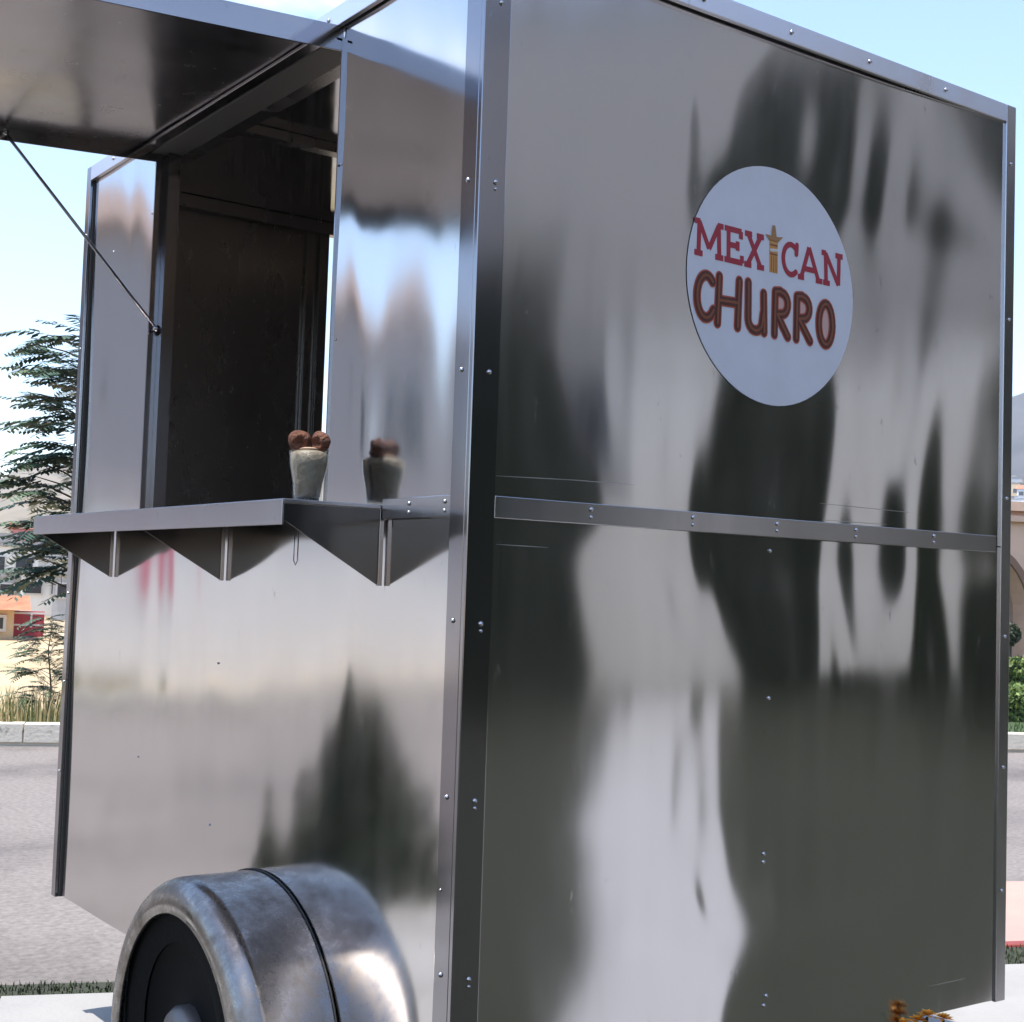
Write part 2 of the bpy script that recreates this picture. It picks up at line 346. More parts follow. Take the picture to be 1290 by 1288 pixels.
def bil(G, xs, zs, x, z):
    i = min(max((x-xs[0])/(xs[1]-xs[0]), 0), len(xs)-1.001); k = min(max((z-zs[0])/(zs[1]-zs[0]), 0), len(zs)-1.001)
    a, b = int(i), int(k); u, v = i-a, k-b
    return float(G[a, b]*(1-u)*(1-v)+G[a+1, b]*u*(1-v)+G[a, b+1]*(1-u)*v+G[a+1, b+1]*u*v)
def hr(x, z): return bil(HR, gx, gz, x, z)

# --- dents of the serving side
NY = 260; gy = np.linspace(0, L, NY)
YY, ZL = np.meshgrid(gy, gz, indexing='ij')
HL = np.zeros((NY, NZ))
for i in range(60):
    y0, z0 = rngn.uniform(0, L), rngn.uniform(ZB, ZT); sy, sz = rngn.uniform(.06, .20), rngn.uniform(.18, .5)
    HL += rngn.uniform(-1, 1)*.0027*np.exp(-((YY-y0)/sy)**2-((ZL-z0)/sz)**2)
for i in range(26):
    y0, z0 = rngn.uniform(0, L), rngn.uniform(ZB, ZT); sy, sz = rngn.uniform(.03, .07), rngn.uniform(.25, .6)
    HL += rngn.uniform(-1, 1)*.0009*np.exp(-((YY-y0-.12*(ZL-z0))/sy)**2-((ZL-z0)/sz)**2)
HL *= 1-.85*np.exp(-((YY-.3)/.45)**2-((ZL-.9)/.45)**2)
HL -= np.median(HL)
def hl(y, z): return bil(HL, gy, gz, y, z)

def sheet(name, face, u0, u1, v0, v1, nu, nv, m, parent, off=0.0):
    us = np.linspace(u0, u1, nu); vs = np.linspace(v0, v1, nv); V = []; U = []
    for u in us:
        for v in vs:
            V.append((u, hr(u, v)+off, v) if face == 'R' else (hl(u, v)+off, u, v)); U.append((u, v))
    Fc = []
    for i in range(nu-1):
        for j in range(nv-1):
            a = i*nv+j; q = (a, a+nv, a+nv+1, a+1); Fc.append(q if face == 'R' else q[::-1])
    me = bpy.data.meshes.new(name); me.from_pydata(V, [], Fc); uv = me.uv_layers.new(name='UVMap')
    idx = np.zeros(len(me.loops), dtype=np.int32); me.loops.foreach_get('vertex_index', idx)
    uv.data.foreach_set('uv', np.array(U, dtype=np.float32)[idx].ravel())
    return link(name, me, m, parent, True)
ZS0, ZS1 = 1.473, 1.511
YO0, YO1, ZO0, ZO1 = .517, 1.505, 1.49, 2.463
sheet('end_panel', 'R', .012, W-.012, ZS0+.015, ZT-.012, 190, 150, STEEL_R, trailer)['label'] = 'upper steel sheet of the end wall'
sheet('end_panel', 'R', .012, W-.012, ZB+.004, ZS0+.012, 190, 150, STEEL_R, trailer)['label'] = 'lower steel sheet of the end wall'
sheet('side_panel', 'L', .012, L-.012, ZB+.004, ZO0, 200, 110, STEEL_L, trailer)['label'] = 'large steel sheet below the serving shelf'
sheet('side_panel', 'L', .012, YO0, ZO0+.002, ZT-.012, 60, 110, STEEL_L, trailer)['label'] = 'steel sheet between the hatch and the corner'
sheet('side_panel', 'L', YO1, L-.012, ZO0+.002, ZT-.012, 50, 100, STEEL_L, trailer)['label'] = 'narrow steel sheet on the far side of the hatch'
sheet('side_panel', 'L', YO0+.001, YO1-.001, ZO1, ZT-.012, 50, 8, STEEL_L, trailer)
# cores, floor, roof
c0 = .030; c1 = .055
MB().box(c0, W-c0, c0, c1, ZB+.03, ZT-.03).build('end_wall', INNER, trailer)
side = MB(); side.box(c0, c1, c1+.001, L-c1-.001, ZB+.03, ZO0-.002); side.box(c0, c1, c1+.001, YO0, ZO0, ZT-.03); side.box(c0, c1, YO1, L-c1-.001, ZO0, ZT-.03); side.box(c0, c1, YO0+.001, YO1-.001, ZO1, ZT-.03)
side.build('side_wall', INNER, trailer)
fe = MB(); DX0, DX1, DZ1 = .752, 1.40, 2.475
fe.box(.004, DX0, L-.028, L-.004, ZB+.004, ZT-.006); fe.box(DX1, W-.004, L-.028, L-.004, ZB+.004, ZT-.006); fe.box(DX0+.001, DX1-.001, L-.028, L-.004, DZ1, ZT-.006)
fe.build('rear_wall', INNER, trailer)
MB().box(W-.032, W-.004, .004, L-.030, ZB+.004, ZT-.006).build('back_wall', INNER, trailer)
MB().box(c1, W-.034, c1, L-.03, ZB+.002, ZB+.045).build('floor_plate', INNER, trailer)
MB().box(.004, W-.004, .004, L-.004, ZT-.034, ZT-.008).build('roof', STEEL_L, trailer)
# jamb linings and door frame
MB().box(-.004, c1+.002, YO0-.002, YO0+.002, ZO0+.02, ZO1).build('hatch_jamb', TRIM, trailer)
MB().box(-.004, c1+.002, YO1-.002, YO1+.003, ZO0+.02, ZO1).build('hatch_jamb', TRIM, trailer)
MB().box(-.016, c1+.002, YO0-.001, YO1+.002, ZO1-.007, ZO1-.002).build('hatch_lintel', mat('lintel', (.11, .105, .10), .5, .3), trailer)
jf = MB(); jf.box(.020, .052, YO1-.030, YO1-.003, ZO0+.03, ZO1-.006); jf.build('hatch_frame', TRIM, trailer)
for (a, b) in [(DX0-.030, DX0+.004), (DX0-.075, DX0-.045)]:
    MB().box(a, b, L-.045, L-.029, ZB+.05, DZ1).build('door_frame', INNER, trailer, bevel=.003)
MB().box(.06, W-.04, L-.062, L-.0285, ZT-.074, ZT-.036).build('ceiling_angle', INNER, trailer)
MB().box(.06, W-.04, 1.22, 1.26, ZT-.060, ZT-.036).build('ceiling_rib', INNER, trailer)
MB().box(.06, .10, c1+.003, L-.064, ZT-.070, ZT-.036).build('ceiling_angle', INNER, trailer)

# bolts
g = MB(); g.lathe([(0.0, .0048), (.0028, .0042), (.0050, .0022), (.0056, 0.0)], 10); BOLT = g.mesh('bolt'); BOLT.materials.append(steel('steel_bolt', (.42, .41, .42), .22, 0))
for p in BOLT.polygons: p.use_smooth = True
def bolt(parent, p, face, s=1.0):
    o = bpy.data.objects.new('bolt', BOLT); C.objects.link(o); o.parent = parent; o.location = p; o.scale = (s*.85, s*.85, s*.85)
    o.rotation_euler = (R(90), 0, 0) if face == 'R' else (0, R(-90), 0)
    return o
# corner angles
def angle_trim(name, legs, label=None, m=None):
    mb = MB()
    for l in legs: mb.box(*l)
    o = mb.build(name, m or TRIM, trailer, bevel=.0015)
    if label: o['label'] = label
    return o
TK = .013
near = angle_trim('corner_trim', [(-TK, .043, -TK, -.002, ZB, ZT), (-TK, -.002, -.0025, .043, ZB, ZT)], 'upright steel angle on the corner beside the hatch')
for z in (2.053, 1.722, 1.291, .993, .697):
    bolt(near, (.021, -TK-.0005, z), 'R'); bolt(near, (-TK-.0005, .021, z+.004), 'L')
    if z in (1.291, .993, .697, 2.053): bolt(near, (.0215, -TK-.0005, z-.012), 'R', .7)
bolt(near, (.021, -TK-.0005, 2.37), 'R'); bolt(near, (-TK-.0005, .030, .84), 'L', .6)
farR = angle_trim('corner_trim', [(W-.026, W+.010, -TK, -.002, ZB, ZT), (W-.002, W+.010, -.0025, .043, ZB, ZT)], m=STRIP)
for z in (2.39, 2.02, 1.6, 1.28, .98, .70): bolt(farR, (W-.009, -TK-.0005, z), 'R', .9)
MB().box(W-.043, W-.0275, -.004, .02, ZB+.002, ZT-.045).build('dark_strip', BLACK, trailer)  # black strip along the inner edge of the corner trim
farL = angle_trim('corner_trim', [(-TK, -.002, L-.022, L+.010, ZB, ZT), (-.0015, .043, L-.001, L+.010, ZB, ZT)])
for z in (2.33, 2.0, 1.72, 1.3, 1.05, .8): bolt(farL, (-TK-.0005, L-.009, z), 'L', .8)
MB().box(-.0035, .02, L-.030, L-.0235, ZB+.002, ZT-.045).build('dark_strip', BLACK, trailer)  # matching black strip at the far corner
tr = angle_trim('top_trim', [(.0435, W-.0265, -TK, -.002, ZT-.042, ZT), (.001, W-.001, -.0015, .043, ZT-.006, ZT+.003)], m=TOPT)
for x in (.25, .50, .747, .99, 1.25): bolt(tr, (x, -TK-.0005, ZT-.021), 'R', 1.05)
tl = angle_trim('top_trim', [(-TK, -.002, .0435, L-.0225, ZT-.042, ZT), (-.0015, .043, .0445, L-.045, ZT-.006, ZT+.003)], m=TOPT)
for y in (.30, .56, .95, 1.4, 1.8): bolt(tl, (-TK-.0005, y, ZT-.021), 'L')
# joint strip over the two end sheets, and its short return on the serving side
st = MB().box(.0435, W-.0435, -.011, .0, ZS0, ZS1).build('joint_strip', STRIP, trailer, bevel=.001)
for x in (.257, .508, .738, .976, 1.235):
    bolt(st, (x, -.0115, 1.500), 'R', .95); bolt(st, (x, -.0115, 1.486), 'R', .8)
for (x, z) in [(.738, 1.446), (.736, 1.151), (.732, .844), (.731, .828), (.739, .568), (.733, .55)]: bolt(trailer, (x, hr(x, z)-.001, z), 'R', .9)
st2 = MB().box(-.011, 0.0, .0435, .2745, ZS0, ZS1).build('joint_strip', STRIP, trailer, bevel=.001)
for y in (.179, .062): bolt(st2, (-.0115, y, 1.500), 'L', .9); bolt(st2, (-.0115, y, 1.484), 'L', .8)
for (y, z) in [(.54-.03, 2.2), (1.80, 2.25), (.992, 1.163), (1.0, .80), (.50, 1.84), (1.52, 2.30), (1.45, .9)]:
    if YO0 < y < YO1 and ZO0 < z < ZO1: continue
    bolt(trailer, (hl(y, z)-.001, y, z), 'L', .55)
# bottom channel
for xb in (.32, W-.36): MB().box(xb, xb+.04, .30, L-.30, ZB-.05, ZB+.0015).build('chassis_beam', BLACK, trailer)
MB().box(.055, W-.055, .70, .76, ZB-.062, ZB-.0505).build('axle_beam', BLACK, trailer)

# --- serving shelf
SD, SY0, SY1, SZ = .213, .277, 1.69, 1.500
shelf = MB().box(-SD, -.001, SY0, SY1, SZ-.008, SZ).build('serving_shelf', SHELF, trailer, bevel=.0015)
MB().box(-SD-.002, -SD+.002, SY0, SY1, SZ-.047, SZ-.001).build('front_lip', SHELF, shelf, bevel=.001)
MB().box(-SD+.003, -.014, SY0+.0005, SY0+.003, SZ-.040, SZ-.0085).build('end_lip', DARKST, shelf)
MB().box(-SD+.003, -.004, SY1-.003, SY1-.0005, SZ-.040, SZ-.0085).build('end_lip', DARKST, shelf)
for yb in (SY0+.004, .978, SY1-.008):
    b = MB(); t = .003
    pr = [(-.0125, SZ-.009), (-SD+.012, SZ-.009), (-SD+.012, SZ-.042), (-.0125, 1.352)]
    b.add([(x, yb, z) for x, z in pr]+[(x, yb+t, z) for x, z in pr], [(0, 1, 2, 3), (7, 6, 5, 4), (0, 4, 5, 1), (1, 5, 6, 2), (2, 6, 7, 3), (3, 7, 4, 0)])
    br = b.build('bracket', DARKST, shelf)
    MB().box(-.0125, -.003, yb-.003, yb+.004, 1.350, SZ-.009).build('bracket_flange', TRIM, br, bevel=.001)
# wire hook under the shelf
hk = on_plane(373, 690, 1, .40); hx = float(hk[0])
MB().tube([(hx-.004, .40, SZ-.008), (hx-.004, .40, 1.392), (hx, .40, 1.384), (hx+.004, .40, 1.392), (hx+.004, .40, SZ-.035)], .0011, 6).build('wire_hook', TRIM, trailer, True)

# --- awning flap
HZ = 2.470; FLN = .96; ang = .070
fl = empty('awning_flap', (0, 0, HZ)); fl.parent = trailer; fl.rotation_euler = (0, -ang, 0)
flm = MB().box(-FLN, -.022, YO0+.004, YO1+.004, .012, .016)
n_u, n_v = 40, 40; fs = MB()
rg = np.random.default_rng(3); bl = [(rg.uniform(-FLN, 0), rg.uniform(YO0, YO1), rg.uniform(.06, .2), rg.uniform(.06, .2), rg.uniform(-1, 1)*.0022) for _ in range(26)]
for i in range(n_u):
    for j in range(n_v):
        x = -FLN+(FLN-.02)*i/(n_u-1); y = YO0+.004+(YO1-YO0)*j/(n_v-1)
        fs.v.append((x, y, sum(a*math.exp(-((x-p)/s)**2-((y-q)/t)**2) for p, q, s, t, a in bl)))
for i in range(n_u-1):
    for j in range(n_v-1): a = i*n_v+j; fs.f.append((a, a+1, a+n_v+1, a+n_v))
FLAPM = steel('steel_flap', (.36, .35, .36), .24, 0.0)
fo = fs.build('flap_sheet', FLAPM, fl, True)
flm.build('flap_skin', FLAPM, fl)
MB().box(-FLN-.003, 0.0, YO0-.001, YO0+.0035, -.034, .018).build('flap_rim', TRIM, fl, bevel=.001)
MB().box(-FLN-.003, 0.0, YO1+.0045, YO1+.009, -.034, .018).build('flap_rim', TRIM, fl, bevel=.001)
MB().box(-FLN-.003, -FLN+.002, YO0+.004, YO1+.004, -.034, .018).build('flap_rim', TRIM, fl, bevel=.001)
MB().box(-.05, -.016, YO0+.004, YO1+.004, -.010, -.003).build('hinge_bar', TRIM, fl, bevel=.001)
MB().tube([(-.012, YO0+.01, 0.0), (-.012, YO1, 0.0)], .006, 10).build('hinge', TRIM, fl, True)
sr = MB().tube([(.006, 1.474, 1.992), (-.391, 1.498, 2.423)], .0042, 10).build('stay_rod', TRIM, trailer, True)
MB().tube([(.006, 1.464, 1.992), (.006, 1.490, 1.992)], .008, 10).build('rod_pivot', TRIM, sr, True)
MB().tube([(-.391, 1.488, 2.425), (-.391, 1.506, 2.425)], .008, 10).build('rod_pivot', TRIM, sr, True)

# --- fender and wheel
YC, ZC = .716, .386
prof = [(.359, -.002), (.359, -.145)]
for k in range(9):
    a = R(90)*k/8; prof.append((.359-.050+.050*math.cos(a), -.145-.050*math.sin(a)))
prof += [(.290, -.193), (.288, -.184), (.305, -.178)]
def fender_mesh():
    mb = MB(); n = 56; m = len(prof); st = []
    for j in range(-3, n+4):
        for (r, h) in prof:
            if j < 0: st.append((h, YC+r, ZC+.06*j))
            elif j > n: st.append((h, YC-r, ZC-.06*(j-n)))
            else:
                a = math.pi*j/n; st.append((h, YC+r*math.cos(a), ZC+r*math.sin(a)))
    mb.v = st
    for j in range(n+6):
        for i in range(m-1): mb.f.append((j*m+i, j*m+m+i, j*m+m+i+1, j*m+i+1))
    return mb
fd = fender_mesh().build('fender', FEND, trailer, True)
MB().tube([(-.004, YC+.361*math.cos(math.pi*j/40), ZC+.361*math.sin(math.pi*j/40)) for j in range(41)], .0018, 6).build('weld_seam', BLACK, fd)
M_TYRE = mat('rubber', (.005, .005, .005), .9, spec=.1, bump=.3, bscale=60)
wh = empty('wheel', (-.085, .745, FLOOR+.30)); wh.parent = trailer
ty = MB().lathe([(.19, -.075), (.24, -.088), (.275, -.085), (.296, -.07), (.30, -.04), (.30, .04), (.296, .07), (.24, .085), (.19, .07)], 40, axis='x').build('tyre', M_TYRE, wh, True)
MB().lathe([(.192, -.070), (.18, -.060), (.15, -.045), (.07, -.050), (.065, -.052)], 32, axis='x').build('rim', mat('wheel_rim', (.005, .005, .005), .8, spec=.1), wh, True)
MB().lathe([(.066, -.050), (.066, -.075), (.055, -.090), (.03, -.097), (0.0001, -.098)], 28, axis='x').build('hub_cap', mat('hub', (.16, .155, .155), .5, .9), wh, True)
MB().tube([(-.08, .745, .42), (W+.08, .745, .42)], .025, 10).build('axle', BLACK, trailer, True)
w2 = empty('wheel', (W+.10, .745, FLOOR+.30), math.pi); w2.parent = trailer
for ch in list(wh.children): cp(ch, parent=w2)
# right hand fender (over the other wheel) as a plain copy turned round
f2 = cp(fd, parent=trailer); f2.matrix_local = Matrix.Translation((W, YC*2, 0)) @ Matrix.Rotation(math.pi, 4, 'Z')

SCR = mat('scratch', (.55, .54, .55), .35, 1.0)
for (xa, ya, xb, yb) in [(1036, 634, 1150, 646), (1040, 655, 1120, 661), (622, 600, 740, 606), (622, 686, 688, 690), (1166, 1242, 1212, 1232), (690, 603, 800, 611)]:
    a = on_plane(xa, ya, 1, 0); b = on_plane(xb, yb, 1, 0); q = MB(); N = 14
    for i in range(N+1):
        x = a[0]+(b[0]-a[0])*i/N; z = a[2]+(b[2]-a[2])*i/N; hw = .0006*math.sin(math.pi*(.08+.84*i/N)); q.v += [(x, hr(x, z)-.0006, z-hw), (x, hr(x, z)-.0006, z+hw)]
    for i in range(N): q.f.append((2*i, 2*i+2, 2*i+3, 2*i+1))
    q.build('scratch', SCR, trailer)

# --- round sticker with its lettering, laid on the dented sheet
SX, SZc, SR = .732, 1.984, .244
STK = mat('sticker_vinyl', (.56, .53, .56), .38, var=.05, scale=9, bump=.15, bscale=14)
def on_sheet(a, b, off): x, z = SX+a*(1 if off < .0017 else .955), SZc+b; return (x, hr(x, z)-off, z)
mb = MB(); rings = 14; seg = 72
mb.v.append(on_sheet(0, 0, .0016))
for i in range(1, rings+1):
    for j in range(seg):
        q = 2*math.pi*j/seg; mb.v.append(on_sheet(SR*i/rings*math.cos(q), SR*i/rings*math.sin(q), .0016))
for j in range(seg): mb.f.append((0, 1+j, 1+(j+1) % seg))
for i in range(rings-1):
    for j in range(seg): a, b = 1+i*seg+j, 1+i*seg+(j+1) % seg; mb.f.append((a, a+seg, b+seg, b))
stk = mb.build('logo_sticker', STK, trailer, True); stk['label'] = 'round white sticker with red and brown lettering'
def strokes(name, lines, wd, m, off, caps='round', sub=5):
    mb = MB(); o = off
    for ln in lines:
        for k in range(len(ln)-1):
            p, q = np.array(ln[k], float), np.array(ln[k+1], float); d = q-p; le = np.linalg.norm(d)
            if le < 1e-6: continue
            d /= le; nrm = np.array([-d[1], d[0]]); o += .000012; ns = max(1, int(le/.012))
            pts = []
            for i in range(ns+1):
                c = p+d*le*i/ns; pts.append((c+nrm*wd/2, c-nrm*wd/2))
            k0 = len(mb.v)
            for a, b in pts: mb.v += [on_sheet(a[0], a[1], o), on_sheet(b[0], b[1], o)]
            for i in range(ns): mb.f.append((k0+2*i, k0+2*i+1, k0+2*i+3, k0+2*i+2))
        if caps == 'round':
            for c in ln:
                o += .000012; k0 = len(mb.v); mb.v.append(on_sheet(c[0], c[1], o))
                for i in range(12): mb.v.append(on_sheet(c[0]+wd/2*math.cos(i*math.pi/6), c[1]+wd/2*math.sin(i*math.pi/6), o))
                for i in range(12): mb.f.append((k0, k0+1+i, k0+1+(i+1) % 12))
    return mb.build(name, m, stk)
def arc(cx, cy, rx, ry, a0, a1, n=14): return [(cx+rx*math.cos(R(a0+(a1-a0)*i/n)), cy+ry*math.sin(R(a0+(a1-a0)*i/n))) for i in range(n+1)]
RED = mat('print_red', (.30, .014, .025), .5); ORN = mat('print_orange', (.50, .22, .05), .5); BRD = mat('print_brown', (.070, .013, .007), .5); BRO = mat('print_outline', (.36, .065, .03), .5); BRI = mat('print_inner', (.20, .055, .02), .5); PEACH = mat('print_peach', (.50, .30, .26), .5)
T, B = .0955, .0325
def serif(x, y, w_=.011): return [(x-w_, y), (x+w_, y)]
LET = {
 'm': [[(-.224, B), (-.222, T)], [(-.222, T), (-.194, .045)], [(-.194, .045), (-.166, T)], [(-.166, T), (-.164, B)], serif(-.224, B, .012), serif(-.164, B, .012), [(-.236, T), (-.219, T)], [(-.169, T), (-.152, T)]],
 'e': [[(-.137, B), (-.137, T)], [(-.149, T), (-.098, T)], [(-.149, B), (-.095, B)], [(-.137, .064), (-.110, .064)], [(-.100, T), (-.100, .080)], [(-.097, B), (-.097, .047)], [(-.110, .055), (-.110, .074)]],
 'x': [[(-.078, T), (-.040, B)], [(-.040, T), (-.080, B)], serif(-.077, T), serif(-.041, T), serif(-.079, B), serif(-.040, B)],
 'c': [arc(.054, .064, .024, .0315, 50, 310), [(.071, .078), (.073, .097)]],
 'a': [[(.112, T+.003), (.087, B)], [(.112, T+.003), (.142, B)], [(.096, .052), (.132, .052)], serif(.086, B, .010), serif(.144, B, .011)],
 'n': [[(.167, B), (.165, T)], [(.165, T), (.207, B)], [(.207, B), (.209, T)], serif(.168, B), [(.152, T), (.167, T)], serif(.209, T, .012)],
}
for kx, ln in LET.items(): strokes('letter', ln, .0118, RED, .0020, caps='round' if kx == 'c' else None)
figure_rows = [([[(.0, .028), (.0, .098)]], .026, ORN), ([[(-.007, .030), (-.007, .062)], [(.0, .028), (.0, .062)], [(.007, .030), (.007, .062)]], .0022, BRI),
               ([[(-.012, .085), (.012, .085)], [(-.012, .066), (.012, .066)]], .003, BRI), ([[(-.012, .073), (.012, .076)]], .006, mat('print_pale', (.55, .48, .42), .5))]
for i, (ln, wd, m) in enumerate(figure_rows): strokes('emblem', ln, wd, m, .0020+.0003*i, caps=None)
bb = MB(); bb.add([on_sheet(*q, .0032) for q in [(-.027, .104), (-.014, .094), (.014, .094), (.029, .106), (.008, .103), (.004, .126), (-.004, .126), (-.008, .103)]], [(0, 1, 7), (1, 2, 4, 7), (2, 3, 4), (7, 4, 5, 6)])
bb.build('emblem', mat('print_straw', (.30, .14, .045), .5), stk)
CH = {
 'c': [arc(-.200, -.050, .026, .042, 48, 325, 20)],
 'h': [[(-.163, -.005), (-.166, -.098)], [(-.104, -.005), (-.107, -.098)], [(-.164, -.052), (-.106, -.050)]],
 'u': [[(-.077, -.004), (-.076, -.070)]+arc(-.054, -.076, .022, .022, 180, 330, 9)+[(-.030, -.060)], [(-.030, -.020), (-.027, -.098)]],
 'r': [[(.006, -.010), (.005, -.098)], [(.006, -.010), (.022, -.008)]+arc(.026, -.032, .019, .022, 90, -90, 9)+[(.012, -.056), (.046, -.098)]],
 'q': [[(.074, -.010), (.073, -.098)], [(.074, -.010), (.090, -.008)]+arc(.094, -.032, .019, .022, 90, -90, 9)+[(.080, -.056), (.116, -.098)]],
 'o': [arc(.166, -.056, .022, .043, 0, 360, 24)],
}
for (cx, cz, rx, rz) in [(.022, -.032, .016, .016), (.090, -.032, .016, .016), (.166, -.056, .018, .038)]:
    pf = MB(); k0 = 0; pf.v.append(on_sheet(cx, cz, .0019))
    for i in range(16): pf.v.append(on_sheet(cx+rx*math.cos(i*math.pi/8), cz+rz*math.sin(i*math.pi/8), .0019))
    for i in range(16): pf.f.append((k0, k0+1+i, k0+1+(i+1) % 16))
    pf.build('letter_fill', PEACH, stk)
for kx, ln in CH.items():
    a = strokes('letter', ln, .0225, BRO, .0022); b = strokes('letter', ln, .0165, BRD, .0028); c = strokes('letter', ln, .0055, BRI, .0034)

# ================================================================== DESSERT ON THE SHELF
gp = (-.085, .430, SZ+.0005)
dz = empty('dessert_glass', gp); tag(dz, 'tapered drinking glass of frappe topped with two churro loops, on the steel shelf', 'glass')
GL = bpy.data.materials.new('clear_glass'); GL.use_nodes = True; t = GL.node_tree; t.nodes.remove(t.nodes['Principled BSDF'])
_tr = nn(t, 'ShaderNodeBsdfTransparent', Color=(.93, .95, .94, 1)); _gl = nn(t, 'ShaderNodeBsdfGlossy', Roughness=.03); _lw = nn(t, 'ShaderNodeLayerWeight', Blend=.25); _fr = nn(t, 'ShaderNodeMath', operation='MULTIPLY_ADD'); _fr.inputs[1].default_value = .45; _fr.inputs[2].default_value = .03; t.links.new(_lw.outputs['Facing'], _fr.inputs[0]); _ms = nn(t, 'ShaderNodeMixShader')
t.links.new(_fr.outputs[0], _ms.inputs[0]); t.links.new(_tr.outputs[0], _ms.inputs[1]); t.links.new(_gl.outputs[0], _ms.inputs[2]); t.links.new(_ms.outputs[0], t.nodes['Material Output'].inputs['Surface'])
MB().lathe([(0.0001, 0), (.0255, 0), (.0265, .004), (.029, .04), (.0365, .075), (.0385, .103)], 36).build('tumbler', GL, dz, True)
CREAM = mat('frappe', (.23, .19, .14), .5, scale=60, col2=(.17, .135, .095), bump=.3, bscale=120)
MB().lathe([(0.0001, .0135), (.0235, .0150), (.0268, .042), (.0343, .0755), (.0362, .098), (.028, .102), (.014, .106), (.0001, .105)], 32).build('frappe', CREAM, dz, True)
CHM = mat('churro', (.13, .040, .014), .75, scale=80, col2=(.07, .020, .008), bump=.9, bscale=140)
def churro(cx, cy, rot, rr_):
    mb = MB(); N = 40; nn_ = 16; k0 = 0
    for i in range(N):
        a = 2*math.pi*i/N; cxx = rr_*math.cos(a); czz = rr_*1.05*math.sin(a)
        for j in range(nn_):
            b = 2*math.pi*j/nn_; r_ = .0112*(1+.16*math.cos(5*b))*(1+.10*math.sin(3*a+cx*400))
            mb.v.append(((cxx+r_*math.cos(b)*math.cos(a)), r_*math.sin(b), czz+r_*math.cos(b)*math.sin(a)))
    for i in range(N):
        for j in range(nn_):
            a0 = i*nn_+j; a1 = i*nn_+(j+1) % nn_; b0 = ((i+1) % N)*nn_+j; b1 = ((i+1) % N)*nn_+(j+1) % nn_; mb.f.append((a0, a1, b1, b0))
    o = mb.build('churro', CHM, dz, True); o.location = (cx, cy, .121); o.rotation_euler = (R(8), R(10), rot); return o
rv = RT
churro(-.020*RT[0], -.020*RT[1], -YAW+.35, .0095); churro(.021*RT[0], .021*RT[1], -YAW-.5, .0090)
MB().lathe([(0.0001, .104), (.018, .104), (.022, .107), (.012, .110), (.0001, .111)], 16).build('cream_top', mat('cream', (.40, .26, .17), .7), dz, True)

# ================================================================== VEGETATION
LEAF = [mat('leaf_a', (.060, .110, .072), .6), mat('leaf_b', (.085, .140, .075), .6), mat('leaf_c', (.048, .092, .068), .6)]
LEAFD = [mat('leaf_dark_a', (.022, .036, .014), .7), mat('leaf_dark_b', (.034, .050, .018), .7)]
BARK = mat('bark', (.09, .065, .045), .9, scale=20, col2=(.05, .04, .03), bump=.6, bscale=50)
def leaf_mesh(name, pos_fn, n, size, mats, seed):
    rng = random.Random(seed); v = []; f = []; mi = []
    for i in range(n):
        p = pos_fn(rng); s = size*rng.uniform(.6, 1.3)
        a = Vector((rng.gauss(0, 1), rng.gauss(0, 1), rng.gauss(0, .7))).normalized(); b = a.orthogonal().normalized(); b.rotate(Quaternion(a, rng.uniform(0, 6.28)))
        k = len(v); P = Vector(p); c = a.cross(b)
        v += [P-b*s, P+c*s*.42, P+b*s, P-c*s*.42]; f.append((k, k+1, k+2, k+3)); mi.append(rng.randrange(len(mats)))
    me = bpy.data.meshes.new(name); me.from_pydata([tuple(q) for q in v], [], f)
    for m in mats: me.materials.append(m)
    me.polygons.foreach_set('material_index', mi); return me
def dense_tree(name, label, x, y, base, H, rad, trunk, n, seed, mats=LEAFD, cat='tree', group=None, leaf=.09, cyp=True):
    rng = random.Random(seed); t = empty(name, (x, y, base)); tag(t, label, cat, group)
    tk = MB(); tw = min(1, H/5); tk.tube([(0, 0, -.1), (.03*tw, .02*tw, trunk), (0, .03*tw, H*.6)], [.13*tw, .10*tw, .04*tw], 9)
    for i in range(6):
        a = rng.uniform(0, 6.28); z = rng.uniform(trunk, H*.6); tk.tube([(0, 0, z), (math.cos(a)*rad*.6, math.sin(a)*rad*.6, z+.5*tw)], [.04*tw, .012*tw], 6)
    tk.build('trunk', BARK, t, True)
    cl = []
    for i in range(46):
        u = rng.random(); z = trunk+(H-trunk)*u; rr_ = rad*(1-.75*u**1.6 if cyp else math.sqrt(max(.05, 1-(2*u-1)**2)))
        a = rng.uniform(0, 6.28); d = rr_*math.sqrt(rng.random()); cl.append((math.cos(a)*d, math.sin(a)*d, z, rad*rng.uniform(.22, .42)))
    def pf_(r):
        c = cl[r.randrange(len(cl))]; q = Vector((r.gauss(0, 1), r.gauss(0, 1), r.gauss(0, 1))).normalized()*c[3]*r.random()**.4
        return (c[0]+q.x, c[1]+q.y, c[2]+q.z)
    link('crown', leaf_mesh('crown', pf_, n, leaf, mats, seed+1), None, t); return t
